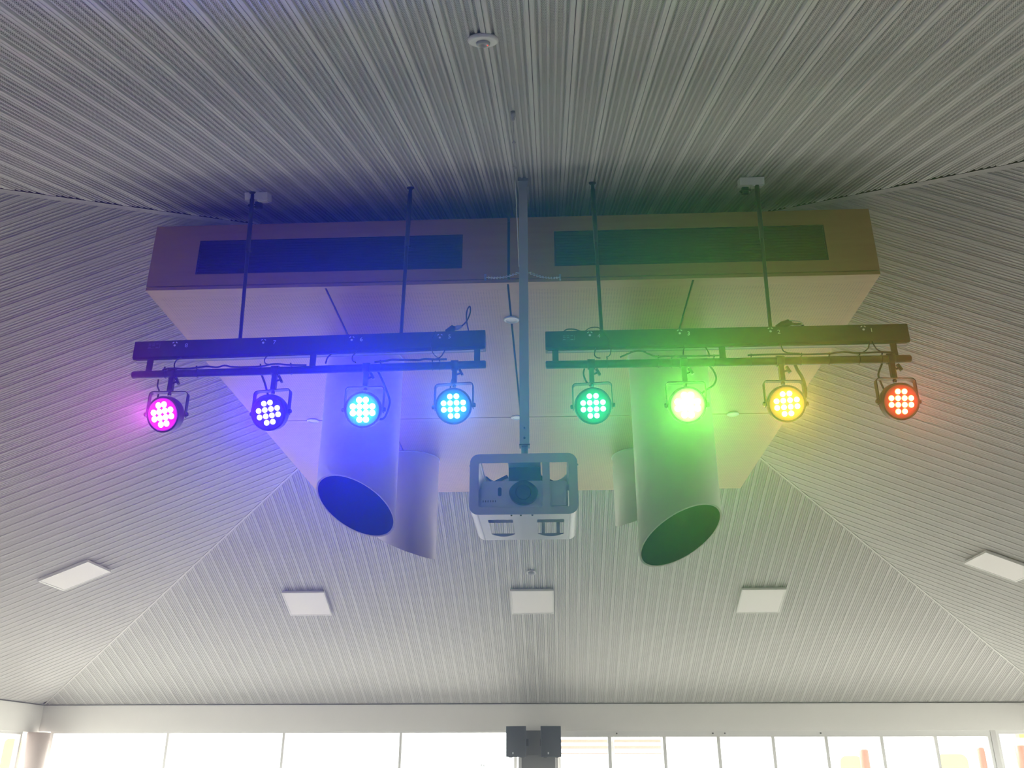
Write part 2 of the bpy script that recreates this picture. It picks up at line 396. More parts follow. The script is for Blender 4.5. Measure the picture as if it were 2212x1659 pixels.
# ---- windows: a frame, mullions and one pane between each pair of mullions
def window(name, axis, pos, lo, hi, mulls, top, head, mw=0.032, fr=0.05):
    # axis 'x': wall runs along x at y=pos ; axis 'y': wall runs along y at x=pos
    def bx(mb, a0, a1, z0, z1, d0, d1):
        if axis == 'x': mb.box(a0, a1, pos + d0, pos + d1, z0, z1)
        else: mb.box(pos + d0, pos + d1, a0, a1, z0, z1)
    mb = MB()
    bx(mb, lo, hi, head, top, 0.02, 0.10); bx(mb, lo, hi, 0.0, 0.06, 0.02, 0.10)
    bx(mb, lo, lo + fr, 0.06, head, 0.02, 0.10); bx(mb, hi - fr, hi, 0.06, head, 0.02, 0.10)
    f = struct(name, mb, M['frame'])
    edges = [lo + fr] + list(mulls) + [hi - fr]
    for m in mulls:
        k = MB(); bx(k, m - mw / 2, m + mw / 2, 0.06, head, 0.025, 0.09); obj('mullion', k, M['frame'], f)
    for i in range(len(edges) - 1):
        a = edges[i] + (mw / 2 if i else 0); b2 = edges[i + 1] - (mw / 2 if i < len(mulls) else 0)
        k = MB(); bx(k, a, b2, 0.06, head, 0.052, 0.060); obj('pane', k, M['glass'], f)
    return f
window('window_1', 'x', Y1, -8.36, -0.62, (-6.38, -4.446, -2.516), ZH, ZH - 0.025, 0.04)
w2 = window('window_2', 'x', Y1, 0.03, 6.90, (0.87, 1.752, 2.614, 3.48, 4.319, 5.19, 6.035), ZH, 2.093, 0.05)
for x in (0.992, 2.53, 2.72, 4.24):
    k = MB().lathe([(0.012, 0), (0.012, 0.02), (0.006, 0.026)], (x, Y1 + 0.02, 2.145), (0, -1, 0), 12); obj('hinge_bolt', k, M['slot'], w2)
window('window_3', 'x', Y1, 6.98, 8.05, (), ZH, 2.13, 0.05)
window('window_4', 'y', X0 - 0.12, 6.0, 15.15, (8.0, 10.1, 12.0, 13.6), ZH - 0.015, 2.13, 0.05)
window('window_5', 'y', X1, 6.0, 15.3, (8.0, 10.1, 12.0, 13.6), ZH - 0.015, 2.13, 0.05)
mb = MB().box(6.90, 6.98, Y1 + 0.01, Y1 + 0.12, 0, ZH); struct('trim_7', mb, M['trim'])

# corner column and middle column
t = MB().lathe([(0.175, 0), (0.175, ZH - 0.02)], (X0 + 0.13, 15.36, 0), (0, 0, 1), 32)
o = obj('round_column', t, M['pinkcol'], origin=(X0 + 0.13, 15.36, 0)); tag(o, 'pinkish round column in the left corner under the bulkhead', 'column')
col = thing('square_column', 'grey square column between the window banks, below the two speakers', 'column', (-0.27, 15.45, 0))
obj('column_shaft', MB().box(-0.535, -0.01, 15.32, 15.585, 0, ZH - 0.003), M['colgrey'], col)
obj('corner_trim', MB().box(-0.585, -0.536, 15.30, 15.585, 0, ZH - 0.003), M['trim'], col)
obj('corner_trim', MB().box(-0.009, 0.035, 15.30, 15.585, 0, ZH - 0.003), M['trim'], col)

# ------------------------------------------------------------------ timber bulkhead hung under the apex
BX0, BX1, BY0, BY1, BZ0, BZ1 = -2.588, 2.077, 4.97, 9.60, 4.44, 4.925
bh = thing('timber_bulkhead', 'large square birch veneer bulkhead with two dark grilles, hung at the ceiling apex', 'bulkhead', ((BX0 + BX1) / 2, (BY0 + BY1) / 2, BZ0))
G = 0.007; seam_x = -0.2445
inner = MB().box(BX0 + 0.03, BX1 - 0.03, BY0 + 0.03, BY1 - 0.03, BZ0 + 0.06, BZ1 - 0.01); obj('core', inner, M['slot'], bh)
GR = [(-2.281, -0.543, 4.552, 4.808), (0.049, 1.776, 4.552, 4.815)]
for (a, b2), (g0, g1, gz0, gz1) in zip(((BX0, seam_x - 0.009), (seam_x + 0.009, BX1)), GR):
    k = MB()
    for (x0, x1, z0, z1) in ((a, g0, BZ0 + 0.03, BZ1), (g1, b2, BZ0 + 0.03, BZ1), (g0, g1, BZ0 + 0.03, gz0), (g0, g1, gz1, BZ1)):
        k.box(x0, x1, BY0, BY0 + 0.02, z0, z1)
    obj('front_panel', k, M['timber'], bh)
    # grille: frame and twelve horizontal blades
    k = MB(); e = 0.008
    k.box(g0, g1, BY0 + 0.004, BY0 + 0.024, gz1 - e, gz1); k.box(g0, g1, BY0 + 0.004, BY0 + 0.024, gz0, gz0 + e)
    k.box(g0, g0 + e, BY0 + 0.004, BY0 + 0.024, gz0 + e, gz1 - e); k.box(g1 - e, g1, BY0 + 0.004, BY0 + 0.024, gz0 + e, gz1 - e)
    k.box(g0 + e, g1 - e, BY0 + 0.022, BY0 + 0.026, gz0 + e, gz1 - e)
    gr = obj('grille', k, M['slot'], bh)
    n = 12; st = (gz1 - gz0 - 2 * e) / n
    for i in range(n):
        z = gz0 + e + (i + 0.5) * st
        obj('blade', MB().obox(((g0 + g1) / 2, BY0 + 0.013, z), ((g1 - g0) / 2 - e, 0, 0), (0, 0.007, -0.004), (0, 0.0006, 0.001)), M['slat'], gr)
# recessed shadow joint then the bottom tray edge
obj('edge_trim', MB().box(BX0, BX1, BY0, BY0 + 0.02, BZ0, BZ0 + 0.022), M['timber'], bh)
for (x0, x1, y0, y1) in ((BX0, BX0 + 0.02, BY0 + 0.0205, BY1), (BX1 - 0.02, BX1, BY0 + 0.0205, BY1), (BX0 + 0.0205, BX1 - 0.0205, BY1 - 0.02, BY1)):
    obj('side_panel', MB().box(x0, x1, y0, y1, BZ0 + 0.0205, BZ1), M['timber'], bh)
xs = [BX0, -1.421, seam_x - 0.006, 0.920, BX1]; ys = [BY0 + 0.0, 7.335, BY1]
for i in range(4):
    for j in range(2):
        x0 = xs[i] + (G if i else 0); x1 = xs[i + 1] - (G if i < 3 else 0)
        y0 = ys[j] + (0.007 if j else 0.0205); y1 = ys[j + 1] - (0.007 if j < 1 else 0.0)
        cx, cy = (x0 + x1) / 2, (y0 + y1) / 2
        obj('soffit_panel', MB().box(x0, x1, y0, y1, BZ0, BZ0 + 0.018), M['timber_perf'], bh, origin=(cx, cy, BZ0))

# downlights in the soffit
def disc_light(x, y, label):
    t = thing('downlight', label, 'downlight', (x, y, BZ0 - 0.004), 'round downlights in the timber soffit')
    obj('rim', MB().lathe([(0.052, 0.0), (0.053, -0.005), (0.047, -0.009), (0.036, -0.006), (0.034, 0.0)], (x, y, BZ0 - 0.0005), (0, 0, 1), 28, close=False), M['whiteplastic'], t)
    obj('lamp_glass', MB().lathe([(0.0345, -0.0015), (0.0345, -0.0045)], (x, y, BZ0), (0, 0, 1), 24), M['diffuser'], t)
disc_light(-2.09, 7.335, 'round white downlight at the left end of the soffit cross seam')
disc_light(-0.249, 5.477, 'round white downlight on the middle soffit seam, nearest the viewer')
disc_light(1.588, 7.335, 'round white downlight near the right end of the soffit cross seam')
disc_light(-0.285, 7.335, 'round white downlight mostly hidden behind the projector pole')

# ------------------------------------------------------------------ four mitred air ducts
def duct(cx, cy, r, z0, gx, gy, label):
    t = thing('air_duct', label, 'duct', (cx, cy, z0), 'mitred round ducts under the bulkhead')
    n = 64; V = []
    for rr in (r, r - 0.012):
        for top in (True, False):
            for j in range(n):
                a = 2 * math.pi * j / n; x, y = cx + rr * math.cos(a), cy + rr * math.sin(a)
                V.append((x, y, BZ0 - 0.001 if top else z0 + gx * (x - cx) + gy * (y - cy)))
    F = []
    for j in range(n):
        k = (j + 1) % n
        F += [(j, k, n + k, n + j), (n + j, n + k, 3 * n + k, 3 * n + j)]
    m = MB(); m.add(V, F, True)
    for i in range(len(m.sm)): m.sm[i] = (i % 2 == 0)
    obj('duct_shell', m, M['duct'], t, recalc=False)
    V2 = []
    for zt in (True, False):
        for j in range(n):
            a = 2 * math.pi * j / n; rr = r - 0.0125; x, y = cx + rr * math.cos(a), cy + rr * math.sin(a)
            V2.append((x, y, BZ0 - 0.002 if zt else z0 + 0.001 + gx * (x - cx) + gy * (y - cy)))
    m = MB(); m.add(V2, [(j, n + j, n + (j + 1) % n, (j + 1) % n) for j in range(n)], True); m.add(V2[:n], [tuple(range(n))])
    obj('dark_lining', m, M['ductin'], t, recalc=False)
    obj('collar', MB().lathe([(r + 0.001, 0), (r + 0.006, 0), (r + 0.006, -0.012), (r + 0.001, -0.012)], (cx, cy, BZ0 - 0.0005), (0, 0, 1), 48, close=False), M['duct'], t)
duct(-1.375, 6.09, 0.281, 3.305, -0.33, -0.46, 'front left cream round duct with dark mitred mouth facing left')
duct(0.880, 6.09, 0.286, 3.070, 0.41, -0.40, 'front right cream round duct with dark mitred mouth facing right')
duct(-1.392, 8.46, 0.285, 3.560, -0.40, 0.30, 'rear left cream round duct behind the blue lit one')
duct(0.895, 8.46, 0.285, 3.860, 0.40, 0.35, 'rear right cream round duct, mostly hidden behind the front one')

# ------------------------------------------------------------------ square ceiling lights
def panel_light(key, u, q, label):
    s = SL[key]; c = s.p(u, q, 0.0)
    t = thing('ceiling_light', label, 'ceiling light', c, 'square flat ceiling lights')
    fn = lambda a, b, d: s.p(u + a, q + b * CA, 0.004 + d)
    h = 0.298
    k = MB().ring([(-h, -h), (h, -h), (h, h), (-h, h)], [(-h + .018, -h + .018), (h - .018, -h + .018), (h - .018, h - .018), (-h + .018, h - .018)], fn, 0.0, 0.034)
    obj('light_frame', k, M['whiteplastic'], t)
    e = h - 0.0185
    obj('diffuser', MB().prism([(-e, -e), (e, -e), (e, e), (-e, e)], fn, 0.004, 0.031), M['diffuser'], t)
# u runs along slope.e
panel_light('far', -(-3.46 - APEX.x), 5.425, 'square white ceiling light on the far slope, leftmost of its three')
panel_light('far', -(-0.285 - APEX.x), 5.425, 'square white ceiling light on the far slope, below the projector')
panel_light('far', -(2.870 - APEX.x), 5.44, 'square white ceiling light on the far slope, rightmost of its three')
panel_light('left', -(10.545 - APEX.y) , 5.468, 'square white ceiling light alone on the left slope')
panel_light('right', (10.585 - APEX.y), 5.43, 'square white ceiling light cut by the right photo edge')

# emergency light (near) and smoke detector (far)
s = SL['near']; q = APEX.y - 2.495; u = (-0.217 - APEX.x); c = s.p(u, q, 0)
t = thing('emergency_light', 'round white emergency light with a red spark, on the slope overhead', 'emergency light', c)
obj('base_ring', MB().lathe([(0.056, -0.003), (0.057, 0.004), (0.050, 0.009), (0.026, 0.011)], c, s.n, 40), M['whiteplastic'], t)
obj('lamp_bowl', MB().lathe([(0.026, 0.009), (0.025, 0.017), (0.020, 0.021), (0.015, 0.018), (0.010, 0.014), (0.004, 0.012)], c, s.n, 32), M['white'], t)
obj('indicator', MB().lathe([(0.0025, 0.02), (0.002, 0.0225)], s.p(u + 0.016, q, 0), s.n, 10), emis('red indicator', (1, 0.08, 0.05), 1.5), t, )
s = SL['far']; c = s.p(-(-0.285 - APEX.x), 12.075 - APEX.y, 0)
t = thing('smoke_detector', 'small round white smoke detector above the middle far ceiling light', 'smoke detector', c)
obj('detector_base', MB().lathe([(0.062, -0.003), (0.062, 0.010), (0.056, 0.016)], c, s.n, 28), M['whiteplastic'], t)
obj('sensor_dome', MB().lathe([(0.046, 0.015), (0.043, 0.030), (0.030, 0.040), (0.012, 0.043)], c, s.n, 28), M['white'], t)

# ------------------------------------------------------------------ stage light bars
def light_bar(label, xa, xb, za, zb, pza, pzb, conn, marks, nums, sticker_x, rods_out):
    t = thing('light_bar', label, 'light bar', ((xa + xb) / 2, 4.53, pza))
    Z = lambda x, a=za, b=zb: a + (b - a) * (x - xa) / (xb - xa)
    # box beam with a chamfered lower back edge
    prof = [(4.500, 0.0), (4.500, -0.098), (4.512, -0.108), (4.560, -0.108), (4.575, -0.095), (4.575, 0.0)]
    n = len(prof); V = [(x, y, Z(x) + dz) for x in (xa, xb) for y, dz in prof]
    k = MB().add(V, [tuple(range(n)), tuple(reversed(range(n, 2 * n)))] + [(i, n + i, n + (i + 1) % n, (i + 1) % n) for i in range(n)])
    obj('beam', k, M['black'], t)
    k = MB(); xm = (xa + xb) / 2
    k.obox((xm, 4.531, Z(xm) - 0.1095), ((xb - xa) / 2 - 0.01, 0, (zb - za) / 2 * 0.99), (0, 0.010, 0), (0, 0, 0.0012)); obj('lit_underside', k, M['lit_grey'], t)  # lighter grey paints in the light on the beam's underside
    for x, sg in ((xa, -1), (xb, 1)):
        obj('end_cap', MB().prism([(y + (0.001 if y < 4.53 else -0.001), dz * 0.985 - 0.0007) for y, dz in prof], lambda a, b, d, x=x, sg=sg: (x + sg * d, a, Z(x) + b), 0.0003, 0.003), M['blackplastic'], t)
    PZ = lambda x: pza + (pzb - pza) * (x - xa) / (xb - xa)
    xp0, xp1 = (xa + 0.018, xb + 0.009) if xa < -1 else (xa - 0.004, xb - 0.015)
    k = MB().tube([(xp0, 4.50, PZ(xp0)), (xp0 + 0.006, 4.50, PZ(xp0)), (xp1 - 0.006, 4.50, PZ(xp1)), (xp1, 4.50, PZ(xp1))], [0.019, 0.0225, 0.0225, 0.019], 20)
    obj('pipe', k, M['black'], t)
    for x in conn:
        obj('connector', MB().obox((x, 4.520, (Z(x) - 0.095 + PZ(x)) / 2), (0.017, 0, 0), (0, 0.004, 0), (0, 0, (Z(x) - 0.095 - PZ(x)) / 2)), M['black'], t)
    for (x, z) in marks:        # three pin socket print: a dot under two short arcs
        k = MB(); k.prism([(0.0065 * math.cos(a), 0.0065 * math.sin(a)) for a in [2 * math.pi * i / 14 for i in range(14)]], lambda a, b, d, x=x, z=z: (x + a, 4.4995 - d, z - 0.010 + b), 0, 0.0006)
        for sg in (-1, 1):
            c0 = Vector((x + sg * 0.0095, 4.4993, z + 0.008)); dr = Vector((math.cos(math.radians(-40 * sg)), 0, math.sin(math.radians(-40 * sg)))); pr = Vector((dr.z, 0, -dr.x))
            k.obox(c0, dr * 0.0055, pr * 0.0026, (0, 0.0004, 0))
        obj('socket_mark', k, M['print'], t)
    for (x, z), s_ in zip(nums[0], nums[1]):
        text_mesh('number', s_, 0.034, M['print'], t, (x, 4.4993, z))
    # rating plate: thin outline and lines of small print
    x, z = sticker_x; k = MB()
    for i in range(3):
        for j in range(3):
            if (i + j) % 4 == 3: continue
            k.box(x - 0.030 + i * 0.021, x - 0.030 + i * 0.021 + 0.014, 4.4988, 4.4998, z + 0.010 - j * 0.011, z + 0.012 - j * 0.011)
    k.box(x + 0.034, x + 0.0348, 4.4988, 4.4998, z - 0.014, z + 0.014); k.box(x - 0.034, x + 0.0348, 4.4988, 4.4998, z - 0.0155, z - 0.0145)
    obj('rating_plate', k, M['plate_print'], t)
    return t
light_bar('left black light bar numbered 8 to 5, box beam over a round pipe', -2.346, -0.355, 3.840, 3.870, 3.631, 3.657, (-2.250, -1.320, -0.397),
          [(-2.116, 3.822), (-1.608, 3.828), (-1.105, 3.834), (-0.607, 3.838)], ([(-2.048, 3.810), (-1.544, 3.818), (-1.050, 3.826), (-0.553, 3.832)], '8765'), (-2.236, 3.812), None)
light_bar('right black light bar numbered 4 to 1, box beam over a round pipe', -0.013, 1.971, 3.853, 3.856, 3.647, 3.643, (0.038, 0.956, 1.885),
          [(0.232, 3.834), (0.729, 3.835), (1.227, 3.836), (1.733, 3.836)], ([(0.282, 3.818), (0.778, 3.822), (1.272, 3.821), (1.775, 3.821)], '4321'), (0.112, 3.812), None)

def rod(xt, yt, xb, zb, label):
    zt = roof_z(xt, yt) - 0.001
    t = thing('suspension_rod', label, 'suspension rod', (xb, 4.52, zb), 'black rods holding the light bars')
    A, B = Vector((xt, yt, zt)), Vector((xb, 4.53, zb)); mid = A.lerp(B, 0.42)
    obj('rod_shaft', MB().tube([A, B], 0.0105, 12), M['black'], t)
    obj('upper_sleeve', MB().tube([A.lerp(B, 0.05), mid], 0.0135, 12), M['black'], t)
    obj('clamp_screw', MB().tube([mid + Vector((0.012, 0, 0)), mid + Vector((0.026, 0, 0.0))], 0.005, 8), M['black'], t)
    s_ = SL['near']; obj('ceiling_plate', MB().lathe([(0.022, -0.001), (0.022, 0.006), (0.014, 0.012)], Vector((xt, yt, zt)), s_.n, 16), M['black'], t)
rod(-1.800, 4.535, -1.755, 3.853, 'outermost left black rod, carrying the left light bar beside number 7')
rod(-0.822, 4.52, -0.832, 3.867, 'inner left black rod between the two dark grilles, holding the left bar')
rod(0.283, 4.52, 0.300, 3.858, 'inner right black rod, meeting the right bar at number 4')
rod(1.262, 4.52, 1.237, 3.858, 'outermost right black rod, meeting the right bar at number 2')

# junction boxes on the slope with plugs and cable loops
def junction(u0, q0, label, plug):
    s = SL['near']; c = s.p(u0, q0, 0)
    t = thing('socket_outlet', label, 'socket outlet', c, 'white socket boxes on the overhead slope')
    fn = lambda a, b, d: s.p(u0 + a, q0 + b * CA, 0.002 + d)
    obj('outlet_box', MB().prism(rrect(-0.072, 0.072, -0.050, 0.036, 0.006, 3), fn, 0, 0.045), M['whiteplastic'], t)
    obj('outlet_plate', MB().prism(rrect(0.004, 0.066, -0.040, 0.028, 0.004, 3), fn, 0.0452, 0.052), M['whiteplastic'], t)
    obj('plug', MB().prism(rrect(-0.045 + plug, -0.005 + plug, -0.052, -0.014, 0.008, 3), fn, 0.0455, 0.085), M['blackplastic'], t)
    pts = [fn(-0.02 + plug, -0.03, 0.08)] + [fn(-0.030 + 0.034 * math.cos(a) + plug * 0.3, 0.0 + 0.034 * math.sin(a), 0.075) for a in [math.radians(-70 - i * 30) for i in range(9)]]
    obj('plug_lead', MB().tube(smooth_path(pts, 3), 0.0045, 6), M['rubber'], t)
junction((-1.778 - APEX.x), APEX.y - 4.56, 'white socket outlet with black plug above the leftmost rod', 0.02)
junction((1.232 - APEX.x), APEX.y - 4.52, 'white socket outlet with black plug above the rightmost rod', -0.005)

# ------------------------------------------------------------------ stage lamps
# shared meshes, local frame: lamp looks along -Y, origin at the clamp centre on the pipe
HZ = 0.0
def make_lamp(i, x, z, tone, led, plate, roll, pan, yw, label):
    t = thing('stage_light', label, 'stage light', (x, LAMP_Y, z), 'round stage lights on the two bars')
    pz = (3.631 + (x + 2.355) / 2.0 * 0.026) if x < -0.2 else 3.645
    # clamp round the pipe, stem, wing knob
    k = MB().lathe([(0.024, -0.02), (0.0295, -0.02), (0.0295, 0.02), (0.024, 0.02)], (x, LAMP_Y, pz), (1, 0, 0), 20, close=False)
    k.box(x - 0.013, x + 0.013, LAMP_Y - 0.014, LAMP_Y + 0.014, z + 0.135, pz - 0.022)
    obj('clamp', k, M['black'], t)
    kn = MB().tube([(x + 0.012, LAMP_Y - 0.006, z + 0.185), (x + 0.034, LAMP_Y - 0.006, z + 0.193)], 0.006, 8)
    kn.obox((x + 0.036, LAMP_Y - 0.006, z + 0.196), (0.006, 0, 0.003), (0, 0.009, 0), (-0.009, 0, 0.018)); obj('wing_knob', kn, M['blackplastic'], t)
    # yoke: flat strip bent into a U, outer corners rounded, turning about the stem
    pr = math.radians(yw); ex = Vector((math.cos(pr), math.sin(pr), 0)); ey = Vector((-math.sin(pr), math.cos(pr), 0))
    hw, top, bot, rr = 0.1055, 0.130, -0.004, 0.018
    path = [(-hw, bot - 0.012), (-hw, top - rr)] + [(-hw + rr - rr * math.cos(a), top - rr + rr * math.sin(a)) for a in (0.5, 1.1)] + [(-hw + rr, top), (hw - rr, top)] + [(hw - rr + rr * math.sin(a), top - rr + rr * math.cos(a)) for a in (0.5, 1.1)] + [(hw, top - rr), (hw, bot - 0.012)]
    base = Vector((x, LAMP_Y, z)); k = MB(); th = 0.005; V = []
    for j, (a, b) in enumerate(path):
        p0 = path[max(j - 1, 0)]; p1 = path[min(j + 1, len(path) - 1)]; tx, tz = p1[0] - p0[0], p1[1] - p0[1]; L = math.hypot(tx, tz); nx, nz = -tz / L * th / 2, tx / L * th / 2
        for (sa, sy) in ((1, -0.015), (1, 0.015), (-1, 0.015), (-1, -0.015)):
            V.append(base + ex * (a + nx * sa) + ey * sy + Vector((0, 0, b + nz * sa)))
    m = len(path); F = [(0, 1, 2, 3), tuple(4 * (m - 1) + q for q in (3, 2, 1, 0))]
    for j in range(m - 1):
        for q in range(4): F.append((4 * j + q, 4 * j + (q + 1) % 4, 4 * j + 4 + (q + 1) % 4, 4 * j + 4 + q))
    k.add(V, F); yk = obj('yoke', k, M['black'], t)
    obj('yoke_nut', MB().lathe([(0.010, -0.012), (0.011, 0.0), (0.006, 0.010)], base + Vector((0, 0, top - 0.008)), (0, 0, 1), 10), M['black'], yk)
    for sg in (-1, 1):
        c = base + ex * sg * (hw + 0.002)
        obj('pivot_knob', MB().lathe([(0.012, -0.004), (0.012, 0.010), (0.009, 0.013)], c, ex * sg, 14), M['blackplastic'], t)
    # head in a tilted frame
    R = Matrix.Rotation(math.radians(pan), 3, 'Z') @ Matrix.Rotation(-TILT, 3, 'X') @ Matrix.Rotation(math.radians(-roll), 3, 'Y')
    R = Matrix.Rotation(math.radians(pan), 3, 'Z') @ Matrix.Rotation(TILT, 3, 'X') @ Matrix.Rotation(math.radians(-roll), 3, 'Y')
    f = R @ Vector((0, -1, 0)); rx = R @ Vector((1, 0, 0)); rz = R @ Vector((0, 0, 1)); c = base
    obj('housing', MB().lathe([(0.090, 0.030), (0.0985, 0.034), (0.0995, 0.030), (0.0995, -0.012), (0.094, -0.030), (0.074, -0.052), (0.055, -0.056)], c, f, 44), M['black'], t)
    obj('rear_box', MB().obox(c - f * 0.066, rx * 0.045, rz * 0.035, f * 0.012), M['blackplastic'], t)
    fp = obj('led_plate', MB().lathe([(0.0895, 0.0305), (0.0895, 0.0318)], c, f, 40), plate_mat(i, plate, c, f), t)
    lm = LED_MATS[i] = led_mat(i, led)
    g = 0.0175 * 2
    proto = None
    for row, zz in enumerate((1.5, 0.5, -0.5, -1.5)):
        cols = (-0.5, 0.5) if row in (0, 3) else (-1.5, -0.5, 0.5, 1.5)
        for a in cols:
            P = c + rx * (a * g) + rz * (zz * g) + f * 0.032
            if proto is None:
                rl = 0.0176 if i in (0, 2, 5) else 0.0160  # wider domes paint in the glare of the brightest lamps
                kb = MB().lathe([(rl, 0.0), (rl - 0.0003, 0.0022), (0.0120, 0.0048), (0.0065, 0.0062), (0.0015, 0.0066)], (0, 0, 0), f, 20)
                lo = obj('led_lens', kb, lm, fp, local=True); proto = lo
            else:
                lo = bpy.data.objects.new('led_lens', proto.data); C.objects.link(lo); lo.parent = fp
            lo.location = P - world_loc(fp)
    return t
LED_MATS = {}
def plate_mat(i, col, c, f):
    # moulded lens plate that glows with the leds behind it, fading to the rim; strong ones paint in glare
    m, nt, b = new_mat('led plate %s' % LAMPS[i][2])
    b.inputs['Base Color'].default_value = (0.02, 0.02, 0.02, 1); b.inputs['Roughness'].default_value = 0.4
    tc = nt.nodes.new('ShaderNodeTexCoord'); ln = nt.nodes.new('ShaderNodeVectorMath'); ln.operation = 'LENGTH'
    nt.links.new(tc.outputs['Object'], ln.inputs[0])
    fac = math_node(nt, 'DIVIDE', math_node(nt, 'SUBTRACT', 0.104, ln.outputs['Value']), 0.05, True)
    b.inputs['Emission Color'].default_value = (*col, 1); nt.links.new(fac, b.inputs['Emission Strength'])
    m.cycles.emission_sampling = 'NONE'; return m
def led_mat(i, col):
    # bright chip under a clear dome: white-hot middle, coloured towards the rim of the dome
    m, nt, b = new_mat('led lens %s' % LAMPS[i][2])
    b.inputs['Base Color'].default_value = (0.02, 0.02, 0.02, 1)
    tc = nt.nodes.new('ShaderNodeTexCoord'); ln = nt.nodes.new('ShaderNodeVectorMath'); ln.operation = 'LENGTH'
    nt.links.new(tc.outputs['Object'], ln.inputs[0])
    a = math_node(nt, 'DIVIDE', math_node(nt, 'SUBTRACT', 0.0180 if i in (0, 2, 5) else 0.0168, ln.outputs['Value']), 0.0035 if i in (0, 2, 5) else 0.0065, True)
    fac = math_node(nt, 'ADD', math_node(nt, 'MULTIPLY', math_node(nt, 'POWER', a, 2.0), 1.0), 0.02)
    b.inputs['Emission Color'].default_value = (*col, 1); nt.links.new(fac, b.inputs['Emission Strength'])
    m.cycles.emission_sampling = 'NONE'; return m
where = ['at the left end of the left bar', 'second from the left end of the left bar', 'under number 6 before the left duct', 'at the right end of the left bar',
         'at the left end of the right bar', 'under number 3 before the right duct', 'under number 2 on the right bar', 'at the far right end, under number 1']
yaws = [2, -9, 0, -6, -5, 0, 2, 4]
for i, (x, z, tone, col, pw, led, plate, roll, pan) in enumerate(LAMPS):
    make_lamp(i, x, z, tone, led, plate, roll, pan, yaws[i], 'round stage light glowing %s, %s' % (tone, where[i]))

# ------------------------------------------------------------------ cables
def cable(pts, r, label, ties=None, group=None, m=4):
    P = smooth_path(pts, m); base = pts[0]
    if not ties:
        o = obj('cable', MB().tube(P, r, 7), M['rubber'], origin=base); return tag(o, label, 'cable', group)
    t = thing('cable', label, 'cable', base, group)
    obj('sheath', MB().tube(P, r, 7), M['rubber'], t)
    for q in ties:
        q = Vector(q); k = MB().lathe([(0.0235, -0.002), (0.0252, -0.002), (0.0252, 0.002), (0.0235, 0.002)], (q.x, 4.50, q.z), (1, 0, 0), 16, close=False)
        k.box(q.x - 0.003, q.x + 0.003, 4.472, 4.480, q.z + 0.018, q.z + 0.034); obj('cable_tie', k, M['rubber'], t)
    return t
cg = 'thin black cables on the light bars'
c8a = [(-2.066, 4.502, 3.735), (-2.086, 4.488, 3.712), (-2.091, 4.482, 3.685), (-2.084, 4.475, 3.662)]
cable(c8a, 0.0035, 'short black cable from beam to pipe above the magenta stage light', group=cg)
cable([(-1.574, 4.503, 3.742), (-1.586, 4.49, 3.707), (-1.579, 4.49, 3.685), (-1.557, 4.485, 3.676), (-1.512, 4.475, 3.671)], 0.0035, 'black cable curling from beam to pipe above the deep blue stage light', group=cg)
cable([(-2.147, 4.474, 3.645), (-2.136, 4.47, 3.652), (-2.089, 4.47, 3.656), (-2.029, 4.47, 3.652), (-1.96, 4.47, 3.656), (-1.901, 4.47, 3.664), (-1.841, 4.47, 3.657), (-1.80, 4.47, 3.667), (-1.742, 4.47, 3.657), (-1.594, 4.47, 3.658), (-1.545, 4.47, 3.668), (-1.496, 4.47, 3.670), (-1.446, 4.47, 3.664), (-1.34, 4.47, 3.660)], 0.005,
      'black cable tied along the left half of the left pipe', ties=[(-2.14, 0, 3.634), (-1.96, 0, 3.636), (-1.60, 0, 3.641), (-1.43, 0, 3.643)], group=cg)
cable([(-0.961, 4.47, 3.670), (-0.894, 4.47, 3.678), (-0.859, 4.47, 3.683), (-0.782, 4.47, 3.680), (-0.715, 4.47, 3.678), (-0.68, 4.47, 3.684), (-0.629, 4.47, 3.680), (-0.56, 4.47, 3.680)], 0.006,
      'black cable tied along the right half of the left pipe', ties=[(-0.93, 0, 3.650), (-0.64, 0, 3.653), (-0.60, 0, 3.654)], group=cg)
cable([(-1.072, 4.503, 3.75), (-1.09, 4.49, 3.718), (-1.087, 4.485, 3.69), (-1.067, 4.476, 3.673)], 0.0035, 'short black cable from beam to pipe above the vivid cyan stage light', group=cg)
cable([(-1.222, 4.52, 3.745), (-1.234, 4.50, 3.715), (-1.237, 4.485, 3.675)], 0.0045, 'short black cable stub between beam and pipe, left of number 6', group=cg)
cable([(-0.574, 4.503, 3.755), (-0.594, 4.485, 3.705), (-0.619, 4.475, 3.686), (-0.650, 4.473, 3.681)], 0.0035, 'black cable curving onto the pipe above the pale cyan stage light', group=cg)
cable([(-0.632, 4.495, 3.867), (-0.648, 4.474, 3.80), (-0.648, 4.468, 3.753), (-0.636, 4.466, 3.714), (-0.612, 4.468, 3.690)], 0.0022, 'thin wire loop hanging over the beam front beside number 5', group=cg)
cable([(-0.486, 4.50, 3.897), (-0.456, 4.49, 3.925), (-0.436, 4.47, 3.968), (-0.439, 4.47, 4.006), (-0.455, 4.48, 3.985), (-0.458, 4.49, 3.93), (-0.446, 4.51, 3.868)], 0.0042, 'black cable looping up above the right end of the left beam')
pl = thing('cable_connector', 'grey and black plug lying on the beam above number 5', 'plug', (-0.53, 4.53, 3.868))
obj('plug_body', MB().tube([(-0.577, 4.52, 3.872), (-0.560, 4.52, 3.880), (-0.535, 4.51, 3.889), (-0.524, 4.51, 3.889)], [0.012, 0.017, 0.021, 0.012], 12), M['blackplastic'], pl)
obj('clear_collar', MB().tube([(-0.524, 4.51, 3.889), (-0.510, 4.505, 3.890), (-0.486, 4.50, 3.897)], [0.012, 0.015, 0.007], 12), M['steel'], pl)
pl = thing('cable_connector', 'black plug and bunched lead lying on the beam right of number 2', 'plug', (1.33, 4.53, 3.857))
